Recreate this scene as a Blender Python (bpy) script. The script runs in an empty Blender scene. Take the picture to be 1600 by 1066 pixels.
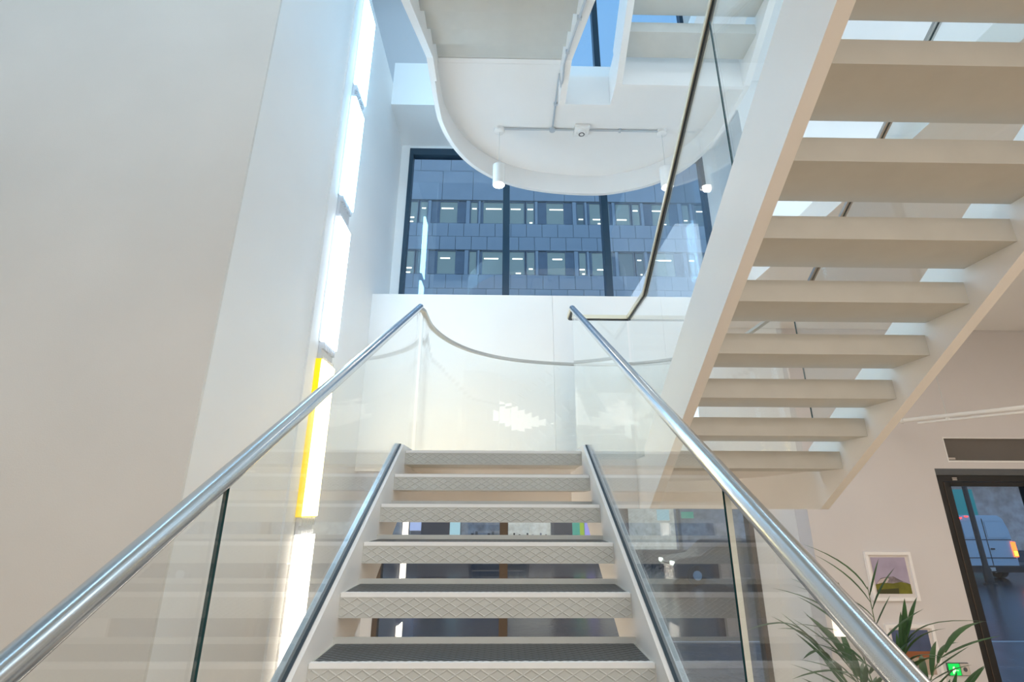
import bpy, bmesh, math, random
from mathutils import Matrix, Vector, Euler
random.seed(7)
S = bpy.context.scene
COL = S.collection
PI = math.pi
R = math.radians

# ------------------------------------------------------------------ camera
ZC = 1.918                       # eye height; the lower stair begins 2.27 m below it
cd = bpy.data.cameras.new('camera'); cam = bpy.data.objects.new('camera', cd); COL.objects.link(cam)
cd.sensor_width = 36.0; cd.lens = 786.0 / 1600.0 * 36.0; cd.clip_start = 0.02; cd.clip_end = 400
cam.matrix_world = Matrix.Translation((0, 0, ZC)) @ Matrix.Rotation(R(-1.0), 4, 'Z') @ Matrix.Rotation(R(108.4), 4, 'X') @ Matrix.Rotation(R(0.2), 4, 'Z')
S.camera = cam
# ------------------------------------------------------------------ exposure
S.view_settings.view_transform = 'Standard'; S.view_settings.look = 'None'
S.view_settings.gamma = 1.0; S.view_settings.exposure = 0.1; S.view_settings.use_curve_mapping = False
S.cycles.transparent_max_bounces = 32; S.cycles.max_bounces = 12; S.cycles.diffuse_bounces = 8
S.cycles.sample_clamp_indirect = 6.0
# ------------------------------------------------------------------ dusk sky
W = bpy.data.worlds.new('dusk_sky'); S.world = W; W.use_nodes = True
wn = W.node_tree.nodes; wl = W.node_tree.links
bg = wn['Background']
tc = wn.new('ShaderNodeTexCoord'); sx = wn.new('ShaderNodeSeparateXYZ'); wr = wn.new('ShaderNodeValToRGB')
wl.new(tc.outputs['Generated'], sx.inputs[0]); wl.new(sx.outputs['Z'], wr.inputs[0]); wl.new(wr.outputs[0], bg.inputs['Color'])
wr.color_ramp.elements[0].position = 0.0; wr.color_ramp.elements[0].color = (0.42, 0.64, 0.92, 1)
wr.color_ramp.elements[1].position = 1.0; wr.color_ramp.elements[1].color = (0.22, 0.52, 0.96, 1)
bg.inputs['Strength'].default_value = 0.95
# ------------------------------------------------------------------ fill lights added to brighten the three floors, no fixtures modelled
def area(name, loc, sx_, sy_, power, col, rot=(0, 0, 0)):
    l = bpy.data.lights.new(name, 'AREA'); l.shape = 'RECTANGLE'; l.size = sx_; l.size_y = sy_; l.energy = power; l.color = col
    o = bpy.data.objects.new(name, l); o.location = loc; o.rotation_euler = rot; COL.objects.link(o); return o
area('ground_floor_fill', (1.3, -2.3, 3.85), 4.5, 3.6, 178, (1.0, 0.94, 0.87))
area('ground_floor_side_fill', (4.9, 1.2, 3.9), 2.4, 3.8, 74, (1.0, 0.91, 0.83))
area('first_floor_fill', (0.2, -2.9, 7.75), 4.5, 3.6, 218, (0.72, 0.88, 1.0))
area('first_floor_side_fill', (4.9, 1.8, 7.8), 2.4, 4.0, 95, (0.78, 0.90, 1.0))
area('atrium_fill', (-0.5, 2.9, 11.4), 1.2, 4.0, 165, (0.46, 0.75, 1.0))  # unseen cool fill added high in the void
area('bay_fill', (0.9, 6.2, 4.2), 4.2, 0.5, 26, (0.95, 0.97, 1.0), (R(180), 0, 0))  # unseen upward fill added inside the window bay

# ------------------------------------------------------------------ materials
def mat(name, col, rough=0.5, metal=0.0, bump=0.0, bscale=60.0, var=0.0, vscale=3.0, emit=None, estr=0.0, spec=None):
    m = bpy.data.materials.new(name); m.use_nodes = True
    nt = m.node_tree; b = nt.nodes['Principled BSDF']
    b.inputs['Base Color'].default_value = (*col, 1); b.inputs['Roughness'].default_value = rough; b.inputs['Metallic'].default_value = metal
    if spec is not None: b.inputs['Specular IOR Level'].default_value = spec
    tcn = nt.nodes.new('ShaderNodeTexCoord')
    if var > 0:
        n = nt.nodes.new('ShaderNodeTexNoise'); n.inputs['Scale'].default_value = vscale; n.inputs['Detail'].default_value = 4
        r = nt.nodes.new('ShaderNodeValToRGB')
        r.color_ramp.elements[0].position = .3; r.color_ramp.elements[1].position = .7
        r.color_ramp.elements[0].color = (*[c * (1 - var) for c in col], 1); r.color_ramp.elements[1].color = (*[min(1, c * (1 + var)) for c in col], 1)
        nt.links.new(tcn.outputs['Object'], n.inputs['Vector']); nt.links.new(n.outputs['Fac'], r.inputs[0]); nt.links.new(r.outputs[0], b.inputs['Base Color'])
    if bump > 0:
        n2 = nt.nodes.new('ShaderNodeTexNoise'); n2.inputs['Scale'].default_value = bscale; n2.inputs['Detail'].default_value = 3
        bp = nt.nodes.new('ShaderNodeBump'); bp.inputs['Strength'].default_value = bump; bp.inputs['Distance'].default_value = 0.01
        nt.links.new(tcn.outputs['Object'], n2.inputs['Vector']); nt.links.new(n2.outputs['Fac'], bp.inputs['Height']); nt.links.new(bp.outputs[0], b.inputs['Normal'])
    if emit:
        b.inputs['Emission Color'].default_value = (*emit, 1); b.inputs['Emission Strength'].default_value = estr
    return m
def glass(name, tint, base, rough=0.0):
    m = bpy.data.materials.new(name); m.use_nodes = True; nt = m.node_tree; nt.nodes.clear()
    out = nt.nodes.new('ShaderNodeOutputMaterial'); mx = nt.nodes.new('ShaderNodeMixShader')
    tr = nt.nodes.new('ShaderNodeBsdfTransparent'); tr.inputs[0].default_value = (*tint, 1)
    gl = nt.nodes.new('ShaderNodeBsdfGlossy'); gl.inputs['Roughness'].default_value = rough; gl.inputs[0].default_value = (1, 1, 1, 1)
    ge = nt.nodes.new('ShaderNodeNewGeometry'); dp = nt.nodes.new('ShaderNodeVectorMath'); dp.operation = 'DOT_PRODUCT'
    nt.links.new(ge.outputs['Normal'], dp.inputs[0]); nt.links.new(ge.outputs['Incoming'], dp.inputs[1])
    def mth(op, a, b=None):
        n = nt.nodes.new('ShaderNodeMath'); n.operation = op
        for i, v in enumerate((a, b)):
            if v is None: continue
            if isinstance(v, (int, float)): n.inputs[i].default_value = v
            else: nt.links.new(v, n.inputs[i])
        return n.outputs[0]
    f = mth('ADD', mth('MULTIPLY', mth('POWER', mth('SUBTRACT', 1.0, mth('ABSOLUTE', dp.outputs['Value'])), 5.0), 1 - base), base)
    nt.links.new(f, mx.inputs[0]); nt.links.new(tr.outputs[0], mx.inputs[1]); nt.links.new(gl.outputs[0], mx.inputs[2]); nt.links.new(mx.outputs[0], out.inputs[0])
    return m
def emis(name, col, s):
    m = bpy.data.materials.new(name); m.use_nodes = True; nt = m.node_tree; nt.nodes.clear()
    out = nt.nodes.new('ShaderNodeOutputMaterial'); e = nt.nodes.new('ShaderNodeEmission'); e.inputs[0].default_value = (*col, 1); e.inputs[1].default_value = s
    nt.links.new(e.outputs[0], out.inputs[0]); return m

M = dict(
    paint=mat('white_paint', (.86, .86, .855), .55, bump=.03, bscale=180, var=.012, vscale=1.5),
    greywall=mat('warm_grey_plaster', (.74, .715, .68), .7, bump=.05, bscale=120, var=.035, vscale=1.2),
    offwhite=mat('off_white_plaster', (.70, .68, .685), .6, bump=.04, bscale=130, var=.02, vscale=1.3),
    doorglass=glass('door_glass', (.93, .96, .98), .025),
    steel_paint=mat('white_painted_steel', (.87, .868, .862), .38, var=.01),
    tread=mat('greige_painted_steel', (.60, .61, .585), .45, var=.03, vscale=6),
    ridge=mat('greige_ridge', (.60, .61, .585), .42),
    nosing=mat('pale_nosing_edge', (.92, .94, .95), .3),
    handrail=mat('brushed_stainless', (.66, .69, .72), .22, 1.0),
    brass=mat('warm_grey_metal_rail', (.50, .48, .45), .3, .9),
    champagne=mat('champagne_rail', (.80, .74, .58), .38, .55),
    dark_rail=mat('dark_rail_underside', (.03, .035, .04), .4),
    gasket=mat('dark_gasket', (.03, .05, .07), .4),
    channel=mat('aluminium_channel', (.62, .68, .72), .3, .8),
    glass=glass('clear_low_iron_glass', (.968, .984, .984), .045),
    glass_edge=mat('teal_glass_edge', (.008, .05, .06), .15),
    glass_edge_pale=mat('pale_glass_edge', (.72, .74, .68), .4),
    winglass=glass('window_glass', (.90, .96, .99), .07),
    frame=mat('dark_blue_frame', (.015, .045, .08), .35),
    warmframe=mat('warm_lit_frame', (.11, .08, .06), .4, .2),  # brown of the warm light put into the frame colour; door edge shares it
    black=mat('near_black_frame', (.008, .007, .006), .35),
    floor=mat('timber_floor', (.56, .44, .31), .4, var=.18, vscale=5),
    asphalt=mat('wet_asphalt', (.035, .04, .05), .20, bump=.5, bscale=9, var=.4, vscale=2),
    paving=mat('wet_paving', (.10, .11, .13), .22, bump=.3, bscale=14, var=.3, vscale=3),
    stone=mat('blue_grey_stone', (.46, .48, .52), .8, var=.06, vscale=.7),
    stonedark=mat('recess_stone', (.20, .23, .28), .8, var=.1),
    office=mat('office_pane', (.10, .13, .15), .15, emit=(.34, .50, .52), estr=.36),
    office2=mat('dim_office_pane', (.06, .09, .12), .15, emit=(.26, .42, .50), estr=.20),
    bar=emis('office_light_bar', (1.0, .96, .80), 2.6),
    strip_cool=emis('cool_strip', (.38, .72, 1.0), 14.5),
    strip_mid=emis('neutral_strip', (.62, .80, 1.0), 12.0),
    strip_neutral=emis('neutral_strip_low', (1.0, .86, .70), 12.0),
    strip_warm=emis('warm_yellow_strip', (1.0, .76, .36), 17.0),
    yellow=mat('glowing_yellow_frame', (.90, .68, .01), .4, emit=(1.0, .70, .01), estr=.55),  # housing is no lamp; emission added so its sides look lit
    ribbed=mat('grey_connector', (.62, .63, .66), .5),
    conduit=mat('grey_conduit', (.58, .62, .66), .35, .6),
    cable=mat('pale_cable', (.62, .64, .64), .5),
    darkgrey=mat('dark_grey', (.10, .11, .12), .5),
    bulb=emis('bulb', (1.0, .93, .84), 9.0),
    shade=mat('pendant_white', (.86, .86, .85), .25),
    reflector=mat('lamp_reflector', (.85, .85, .85), .15, .9),
    leaf=mat('palm_leaf', (.045, .12, .04), .4, var=.35, vscale=6),
    leaf2=mat('bright_leaf', (.20, .30, .03), .45, var=.3, vscale=6),
    stem=mat('palm_stem', (.09, .16, .05), .5),
    pot=mat('plant_pot', (.35, .34, .32), .6), soil=mat('soil', (.05, .035, .025), .9),
    pframe=mat('white_picture_frame', (.92, .91, .91), .35), mount=mat('picture_mount', (.74, .70, .68), .6),
    sky_p=mat('print_lilac_sky', (.42, .37, .50), .5, var=.12, vscale=5), field=mat('print_green_field', (.16, .16, .012), .5, var=.25, vscale=9),
    fieldd=mat('print_dark_field', (.05, .05, .012), .5), peak=mat('print_grey_peak', (.20, .17, .19), .5, var=.5, vscale=22), snow=mat('print_pale_slope', (.58, .50, .50), .5),
    navy=mat('print_slate_sky', (.07, .10, .20), .5, var=.2, vscale=5), rust=mat('print_rust_band', (.30, .10, .035), .5), sand=mat('print_sand', (.44, .34, .27), .5),
    green_e=mat('green_sign', (.0, .25, .03), .4, emit=(.0, .9, .12), estr=.7), white_e=mat('white_sign', (.7, .9, .75), .4, emit=(.7, 1, .75), estr=.5),
    grille=mat('bronze_grille', (.20, .18, .165), .5, bump=.8, bscale=500), label=mat('pale_label', (.62, .56, .52), .5),
    vanpaint=mat('van_paint', (.50, .60, .70), .25), vandark=mat('dark_rubber', (.015, .015, .018), .5), carpaint=mat('dark_car_paint', (.03, .04, .06), .2),
    tail=emis('tail_light', (1.0, .10, .02), 5.0), amber=emis('amber_light', (1.0, .38, .03), 6.0), redlamp=emis('red_lamp', (1.0, .04, .03), 4.0),
    teal=mat('teal_boarding', (.01, .30, .29), .4, emit=(.0, .35, .34), estr=.15),
    shoplit=mat('lit_shop_interior', (.35, .33, .30), .6, var=.6, vscale=4, emit=(.62, .57, .48), estr=.75),
    shopgrey=mat('grey_shop_interior', (.20, .21, .24), .6, var=.5, vscale=3, emit=(.30, .32, .36), estr=.25),
    poster_l=emis('lilac_poster', (.42, .50, .80), 1.0), poster_t=emis('pale_teal_poster', (.40, .62, .68), 1.0), poster_g=emis('green_screen', (.05, .40, .30), .8),
    poster_y=emis('lime_screen', (.35, .50, .03), .9), poster_p=emis('violet_screen', (.36, .32, .75), 1.0), warmspot=emis('warm_shop_lamp', (1.0, .78, .42), 4.0),
    navypanel=mat('navy_panel', (.02, .04, .07), .4), skirting=mat('grey_skirting', (.3, .3, .3), .5),
    lilac=mat('grey_upper_wall', (.60, .60, .62), .7),
)
def diamond_mat():
    m = bpy.data.materials.new('dark_chequer_plate'); m.use_nodes = True; nt = m.node_tree; b = nt.nodes['Principled BSDF']
    b.inputs['Roughness'].default_value = .38; b.inputs['Metallic'].default_value = .35
    t = nt.nodes.new('ShaderNodeTexCoord'); mp = nt.nodes.new('ShaderNodeMapping'); mp.inputs['Scale'].default_value = (20, 36, 1); mp.inputs['Rotation'].default_value = (0, 0, R(0))
    sp = nt.nodes.new('ShaderNodeSeparateXYZ'); nt.links.new(t.outputs['Object'], mp.inputs[0]); nt.links.new(mp.outputs[0], sp.inputs[0])
    def mth(op, a, b_=None):
        n = nt.nodes.new('ShaderNodeMath'); n.operation = op
        for i, v in enumerate((a, b_)):
            if v is None: continue
            if isinstance(v, (int, float)): n.inputs[i].default_value = v
            else: nt.links.new(v, n.inputs[i])
        return n.outputs[0]
    p = mth('ABSOLUTE', mth('SUBTRACT', mth('FRACT', mth('ADD', sp.outputs[0], sp.outputs[1])), .5))
    q = mth('ABSOLUTE', mth('SUBTRACT', mth('FRACT', mth('SUBTRACT', sp.outputs[0], sp.outputs[1])), .5))
    h = mth('MAXIMUM', p, q)
    r = nt.nodes.new('ShaderNodeValToRGB'); r.color_ramp.elements[0].position = .36; r.color_ramp.elements[1].position = .48
    r.color_ramp.elements[0].color = (.03, .04, .05, 1); r.color_ramp.elements[1].color = (.17, .20, .23, 1)
    bp = nt.nodes.new('ShaderNodeBump'); bp.inputs['Strength'].default_value = .6; bp.inputs['Distance'].default_value = .004
    nt.links.new(h, r.inputs[0]); nt.links.new(r.outputs[0], b.inputs['Base Color']); nt.links.new(h, bp.inputs['Height']); nt.links.new(bp.outputs[0], b.inputs['Normal'])
    return m
M['plate'] = diamond_mat()

# ------------------------------------------------------------------ mesh helpers
class MB:
    def __init__(s): s.v = []; s.f = []; s.mi = []
    def add(s, vs, fs, mi=0):
        o = len(s.v); s.v += [tuple(v) for v in vs]; s.f += [tuple(i + o for i in f) for f in fs]; s.mi += [mi] * len(fs); return s
    def box(s, x0, x1, y0, y1, z0, z1, mi=0):
        return s.add([(x0, y0, z0), (x1, y0, z0), (x1, y1, z0), (x0, y1, z0), (x0, y0, z1), (x1, y0, z1), (x1, y1, z1), (x0, y1, z1)],
                     [(0, 3, 2, 1), (4, 5, 6, 7), (0, 1, 5, 4), (1, 2, 6, 5), (2, 3, 7, 6), (3, 0, 4, 7)], mi)
    def prism(s, poly, a0, a1, axis='x', mi=0, mi_side=None):
        n = len(poly)
        def P(p, a): return (a, p[0], p[1]) if axis == 'x' else (p[0], a, p[1]) if axis == 'y' else (p[0], p[1], a)
        o = len(s.v); s.v += [P(p, a0) for p in poly] + [P(p, a1) for p in poly]
        s.f += [tuple(o + i for i in range(n))[::-1], tuple(o + n + i for i in range(n))]; s.mi += [mi, mi]
        for i in range(n):
            j = (i + 1) % n; s.f.append((o + i, o + j, o + n + j, o + n + i)); s.mi.append(mi if mi_side is None else mi_side)
        return s
    def tube(s, pts, r, seg=12, mi=0, r1=None):
        pts = [Vector(p) for p in pts]; n = len(pts); o = len(s.v)
        up = Vector((0, 0, 1))
        for k, p in enumerate(pts):
            t = ((pts[min(k + 1, n - 1)] - p).normalized() + (p - pts[max(k - 1, 0)]).normalized()).normalized()
            a = t.cross(up)
            if a.length < 1e-3: a = t.cross(Vector((1, 0, 0)))
            a.normalize(); b = t.cross(a).normalized()
            rr = r if r1 is None else r + (r1 - r) * k / (n - 1)
            for i in range(seg):
                w = 2 * PI * i / seg; s.v.append(tuple(p + a * math.cos(w) * rr + b * math.sin(w) * rr))
        for k in range(n - 1):
            for i in range(seg):
                j = (i + 1) % seg; s.f.append((o + k * seg + i, o + k * seg + j, o + (k + 1) * seg + j, o + (k + 1) * seg + i)); s.mi.append(mi)
        s.f.append(tuple(o + i for i in range(seg))[::-1]); s.f.append(tuple(o + (n - 1) * seg + i for i in range(seg))); s.mi += [mi, mi]
        return s
    def lathe(s, prof, c=(0, 0, 0), seg=24, mi=0):
        o = len(s.v)
        for (r, z) in prof:
            for i in range(seg):
                w = 2 * PI * i / seg; s.v.append((c[0] + r * math.cos(w), c[1] + r * math.sin(w), c[2] + z))
        for k in range(len(prof) - 1):
            for i in range(seg):
                j = (i + 1) % seg; s.f.append((o + k * seg + i, o + k * seg + j, o + (k + 1) * seg + j, o + (k + 1) * seg + i)); s.mi.append(mi)
        return s
    def ribbon(s, a, b, z0, z1, mi=0, mi_top=None):     # strip between plan polylines a and b, from z0 to z1
        n = len(a); o = len(s.v)
        for p, q in zip(a, b): s.v += [(p[0], p[1], z0), (q[0], q[1], z0), (q[0], q[1], z1), (p[0], p[1], z1)]
        for k in range(n - 1):
            for i in range(4):
                j = (i + 1) % 4; s.f.append((o + 4 * k + i, o + 4 * k + j, o + 4 * k + 4 + j, o + 4 * k + 4 + i)); s.mi.append(mi_top if (mi_top is not None and i in (0, 2)) else mi)
        s.f += [(o + 3, o + 2, o + 1, o), (o + 4 * n - 4, o + 4 * n - 3, o + 4 * n - 2, o + 4 * n - 1)]; e = mi if mi_top is None else mi_top; s.mi += [e, e]
        return s
    def mesh(s, name, mats, smooth=False, bevel=0):
        me = bpy.data.meshes.new(name); me.from_pydata(s.v, [], s.f)
        for m in (mats if isinstance(mats, (list, tuple)) else [mats]): me.materials.append(M[m])
        me.polygons.foreach_set('material_index', s.mi)
        bm = bmesh.new(); bm.from_mesh(me); bmesh.ops.recalc_face_normals(bm, faces=bm.faces)
        if bevel: bmesh.ops.bevel(bm, geom=[e for e in bm.edges if len(e.link_faces) == 2 and e.calc_face_angle(0) > .6], offset=bevel, segments=2, affect='EDGES', clamp_overlap=True)
        bm.to_mesh(me); bm.free()
        if smooth:
            me.polygons.foreach_set('use_smooth', [True] * len(me.polygons)); me.set_sharp_from_angle(angle=R(40))
        me.update(); return me
def obj(name, mb, mats, parent=None, loc=(0, 0, 0), rot=(0, 0, 0), smooth=False, bevel=0, label=None, kind=None):
    me = mb if isinstance(mb, bpy.types.Mesh) else mb.mesh(name, mats, smooth, bevel)
    o = bpy.data.objects.new(name, me); COL.objects.link(o); o.location = loc; o.rotation_euler = rot
    if parent: o.parent = parent
    if label: o['label'] = label
    if kind: o['kind'] = kind
    return o
def thing(name, label, cat, loc=(0, 0, 0), rot=(0, 0, 0), group=None, kind=None):
    o = bpy.data.objects.new(name, None); COL.objects.link(o); o.location = loc; o.rotation_euler = rot; o.empty_display_size = .1
    if kind: o['kind'] = kind
    else: o['category'] = cat
    o['label'] = label
    if group: o['group'] = group
    return o
def tag(o, label, cat, group=None):
    o['label'] = label; o['category'] = cat
    if group: o['group'] = group
    return o
def struct(name, mb, mats, label=None, **k):
    o = obj(name, mb, mats, kind='structure', **k)
    if label: o['label'] = label
    return o
def bx(*a, mi=0): return MB().box(*a, mi=mi)

# ------------------------------------------------------------------ key dimensions
RISE, GO = .1759, .2984
SL = RISE / GO
XL, XR = -.662, .538            # inner faces of our flight
Y5 = 3.495                      # nosing of the landing-level tread
HL = .3685 + ZC                 # lower landing level 2.2865
ST = 3.87                       # storey height
GF = HL - 15 * RISE             # ground floor -0.352
FF = HL + 11 * RISE             # first floor 4.221
YB, YW, XW = 5.75, 6.65, -1.63  # wall line, window line, left wall
XRW = 3.34

# ------------------------------------------------------------------ the setting
struct('floor', bx(-6, 7, -6, YW, GF - .2, GF), 'floor', 'warm timber ground floor below the stairs')
mb = MB().box(-6, 7, -6, .16, FF - .2, FF).box(2.43, 7, .16, YB - .01, FF - .2, FF)
struct('ceiling', mb, 'paint', 'pale ceiling of the ground floor to the right of the stairs')
mb = MB().box(-6, 7, -6, .16, FF + ST - .2, FF + ST).box(2.43, 7, .16, YB - .01, FF + ST - .2, FF + ST)
struct('ceiling_upper', mb, 'paint')
struct('ceiling_top', bx(-6, 7, -6, YW + .25, 11.9, 12.1), 'paint')
struct('wall_left', bx(XW - .25, XW, 2.72, YW + .1, GF, 7.74), 'paint', 'white side wall that carries the vertical strip light')
struct('wall_near_left', bx(-6, XW - .001, 2.70, 2.90, GF, 11.9), 'greywall', 'plain warm grey wall face at the far left')
struct('wall_upper_left', bx(-2.95, -2.75, 2.91, YW + .1, 7.55, 11.9), 'lilac', 'grey wall seen above the white side wall')
struct('floor_upper_left', bx(-2.75, XW - .26, 2.91, YW + .1, 7.54, 7.74), 'paint')
struct('wall_right', bx(7, 7.2, -6, YW, GF, 11.9), 'paint')
struct('wall_far_left', bx(-6.2, -6, -6, 2.9, GF, 11.9), 'paint')
struct('wall_behind', bx(-6, 7, -6.2, -6, GF, 11.9), 'paint')

# back wall: parapet panels of the bay, door wall, bay cheeks
wb = thing('wall_back', 'white parapet wall under the upper window', None, kind='structure')
xs = [XW, .60, 1.95, XRW]
for a, b in zip(xs, xs[1:]):
    obj('wall_panel', bx(a + .001, b - .001, YB, YB + .12, 2.30, 4.43), 'paint', wb)
obj('sill', bx(XW, XRW, YB + .12, YW - .06, 4.25, 4.43), 'paint', wb)
obj('wall_core', bx(XW, XRW, YB + .03, YB + .115, 2.30, 4.42), 'paint', wb)
# door wall with its opening
mb = MB()
DX0, DZ1 = 4.87, 2.36
mb.box(XRW, DX0, YB, YB + .25, GF, FF).box(DX0, 7, YB, YB + .25, DZ1, 2.43).box(DX0, 5.05, YB, YB + .25, 2.43, 2.71).box(5.05, 7, YB + .06, YB + .25, 2.43, 2.71).box(DX0, 7, YB, YB + .25, 2.71, FF)
struct('wall_door', mb, 'offwhite', 'off-white wall holding the two pictures and the dark door')
struct('wall_bay_right', bx(XRW - .001, XRW + .24, YB + .251, YW + .1, GF, 11.9), 'paint')
struct('wall_upper_right', bx(XRW, 7, YB, YB + .25, FF, 11.9), 'paint')
# beams at slab edges of the bay
struct('trim_1', bx(XW, XRW, YB, YW + .1, 7.36, 8.12), 'paint', 'white boxed beam above the upper window')
struct('trim_2', bx(-2.75, XRW, YB + .2, YW + .1, 11.2, 11.9), 'paint')
# flat channel beside the strip light
struct('trim_3', bx(XW, XW + .018, 4.00, 4.17, GF, 7.73), 'paint', 'flat vertical channel beside the strip light')
struct('trim_4', bx(-2.75, XW, YB + .2, YW + .1, 7.74, 8.12), 'lilac')

def window(name, label, x0, x1, z0, z1, mulls, fmat, fw=.06, mw=.05, top=.12):
    w = thing(name, label, None, kind='structure')
    f = MB().box(x0, x0 + fw, YW - .06, YW + .06, z0, z1).box(x1 - fw, x1, YW - .06, YW + .06, z0, z1).box(x0 + fw, x1 - fw, YW - .06, YW + .06, z0, z0 + fw).box(x0 + fw, x1 - fw, YW - .06, YW + .06, z1 - top, z1)
    obj('window_frame', f, fmat, w)
    e = [x0 + fw] + mulls + [x1 - fw]
    for m_ in mulls: obj('mullion', bx(m_ - mw, m_ + mw, YW - .07, YW + .06, z0 + fw, z1 - top), fmat, w)
    for a, b in zip(e, e[1:]): obj('pane', bx(a, b, YW - .005, YW + .005, z0 + fw, z1 - top), 'winglass', w)
    return w
window('window_1', 'wide upper window with dark blue frame looking onto offices', -1.50, 3.12, 4.40, 7.30, [.022, 1.515], 'frame')
window('window_2', 'street level shop window behind the staircase', -1.50, 3.12, GF + .1, 3.0, [.022, 1.515], 'warmframe')
window('window_3', 'topmost window showing open sky', -1.02, 3.12, 8.13, 11.2, [.022, 1.55], 'frame')
# pilasters beside the windows, spandrels
struct('wall_bay_pier_left', bx(XW, -1.50, YW - .05, YW + .1, GF, 7.36), 'paint')
struct('wall_bay_pier_right', bx(3.12, XRW, YW - .05, YW + .1, GF, 11.2), 'paint')
struct('wall_bay_pier_upper_left', bx(-2.75, -1.02, YW - .05, YW + .1, 8.12, 11.2), 'lilac')
struct('wall_bay_spandrel', MB().box(-1.5, 3.12, YW - .04, YW + .1, 3.0, 4.40).box(-1.5, 3.12, YW - .04, YW + .1, 7.30, 7.36), 'paint')
struct('trim_5', bx(-1.5, 3.12, YW - .07, YW + .09, GF, GF + .1), 'warmframe')

# ------------------------------------------------------------------ treads
TD = .275                       # tread depth
def tread_mesh(w):
    p = [(0, 0), (TD - .012, 0), (TD - .012, .024), (TD, .024), (TD, -.09), (0, -.09)]
    return MB().prism(p, 0, w).mesh('tread', 'tread')
TW = XR - XL
tread_me = tread_mesh(TW)
pl_me = MB().box(.012, TW - .012, .016, TD - .014, 0, .003).mesh('anti_slip_plate', 'plate')
ns = MB()
for i in range(44):             # scalloped pale edge along the nosing
    x = .006 + i * (TW - .012) / 44; d = (TW - .012) / 44
    ns.prism([(x, 0), (x + d, 0), (x + d, .014), (x + d * .5, .019), (x, .014)], .0, .0045, 'z')
ns.box(.004, TW - .004, -.0035, 0, -.013, .0045)
ns_me = ns.mesh('nosing_edge', 'nosing')
rd = MB()
def ridge(x0, z0, x1, z1):
    d = Vector((x1 - x0, 0, z1 - z0)); L = d.length
    if L < .004: return
    n = Vector((-d.z, 0, d.x)) / L * .0016; a = Vector((x0, 0, z0)); b = Vector((x1, 0, z1)); o = Vector((0, -.0028, 0))
    rd.add([a - n * 1.9, b - n * 1.9, b + n * 1.9, a + n * 1.9, a - n * .5 + o, b - n * .5 + o, b + n * .5 + o, a + n * .5 + o], [(4, 5, 6, 7), (0, 1, 5, 4), (2, 3, 7, 6), (1, 2, 6, 5), (3, 0, 4, 7)])
px_, hz = .058, .0335            # diamond pitch and height
for k in range(-4, 26):
    for sgn in (1, -1):
        x0 = k * px_ + .01; dx = (.071) / hz * px_ ; z0, z1 = -.086, -.015
        xa, xb = (x0, x0 + dx) if sgn == 1 else (x0 + dx, x0)
        # clip in x
        t0, t1 = 0.0, 1.0
        for lim, side in ((.006, 0), (TW - .006, 1)):
            fa, fb = xa, xb
            def out(x): return x < lim if side == 0 else x > lim
            if out(fa) and out(fb): t0, t1 = 1, 0; break
            if out(fa): t0 = max(t0, (lim - fa) / (fb - fa))
            elif out(fb): t1 = min(t1, (lim - fa) / (fb - fa))
        if t1 - t0 > .05: ridge(xa + (xb - xa) * t0, z0 + (z1 - z0) * t0, xa + (xb - xa) * t1, z0 + (z1 - z0) * t1)
rd_me = rd.mesh('diamond_ridges', 'ridge')

def up_flight(root, n0, n1, dz, detail=True):       # flight climbing away from the lens, tread 5 level with a landing
    for n in range(n0, n1 + 1):
        t = obj('tread', tread_me, None, root, (XL, Y5 - (5 - n) * GO, HL + dz - (5 - n) * RISE))
        if detail:
            obj('anti_slip_plate', pl_me, None, t, label='dark grey chequered top surface'); obj('nosing_edge', ns_me, None, t)
            r = obj('diamond_ridges', rd_me, None, t); r['kind'] = 'stuff'
def nl(y, dz): return HL + dz - (Y5 - y) * SL        # nosing line of the up flights
def stringer_up(root, x0, x1, dz, ylow):
    top = lambda y: nl(y, dz) + .075
    bot = lambda y: nl(y, dz) - .386
    zt = HL + dz + .035; zb = ZC + dz
    yt = Y5 + (zt - .075 - (HL + dz)) / SL; yb = Y5 + (zb + .386 - (HL + dz)) / SL
    lo = (ylow, max(bot(ylow), GF + .001 if dz == 0 else -9)); fl = max(lo[1], GF + .001)
    p = [(ylow, top(ylow)), (yt, zt), (3.79, zt), (3.79, zb), (yb, zb)]
    if dz == 0:
        yg = Y5 + (GF + .386 - HL) / SL
        p += [(yg, GF + .001), (ylow, GF + .001)]
    else: p += [lo]
    return obj('stringer', MB().prism(p, x0, x1), 'steel_paint', root)
st1 = thing('staircase', 'open-riser staircase with chequered greige treads rising from the camera to the landing', 'staircase', (0, 0, 0))
up_flight(st1, -9, 5, 0)
stringer_up(st1, XL - .06, XL, 0, -.95); stringer_up(st1, XR, XR + .06, 0, -.95)

RX0, RX1 = 1.1155, 2.29          # inner faces of the return flight
RY0, RZ0 = 3.715, ZC + .350      # nosing of its lowest tread
ret_me = tread_mesh(RX1 - RX0)
def rl(y, dz): return RZ0 + dz + (RY0 - y) * SL
def return_flight(root, dz, n1):
    for n in range(0, n1 + 1):
        obj('tread', ret_me, None, root, (RX1, RY0 - n * GO, RZ0 + dz + n * RISE), (0, 0, PI))
    for x0 in (RX0 - .0615, RX1):
        ye = RY0 - (n1 + 1) * GO + .06
        zt = HL + dz + .057; zb = ZC + dz - .0
        bot = lambda y: ZC + dz + .164 + (3.5 - y) * SL
        yb = 3.5 + (.164) / SL; yt = RY0 - (zt - .12 - RZ0 - dz) / SL
        p = [(3.79, zt), (ye, min(rl(ye, dz) + .12, FF + dz + .12)), (ye, bot(ye)), (yb, zb), (3.79, zb)]
        obj('stringer', MB().prism(p, x0, x0 + .0615), 'steel_paint', root)
st2 = thing('staircase', 'return flight at upper right seen from its tan underside', 'staircase'); return_flight(st2, 0, 10)
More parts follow.
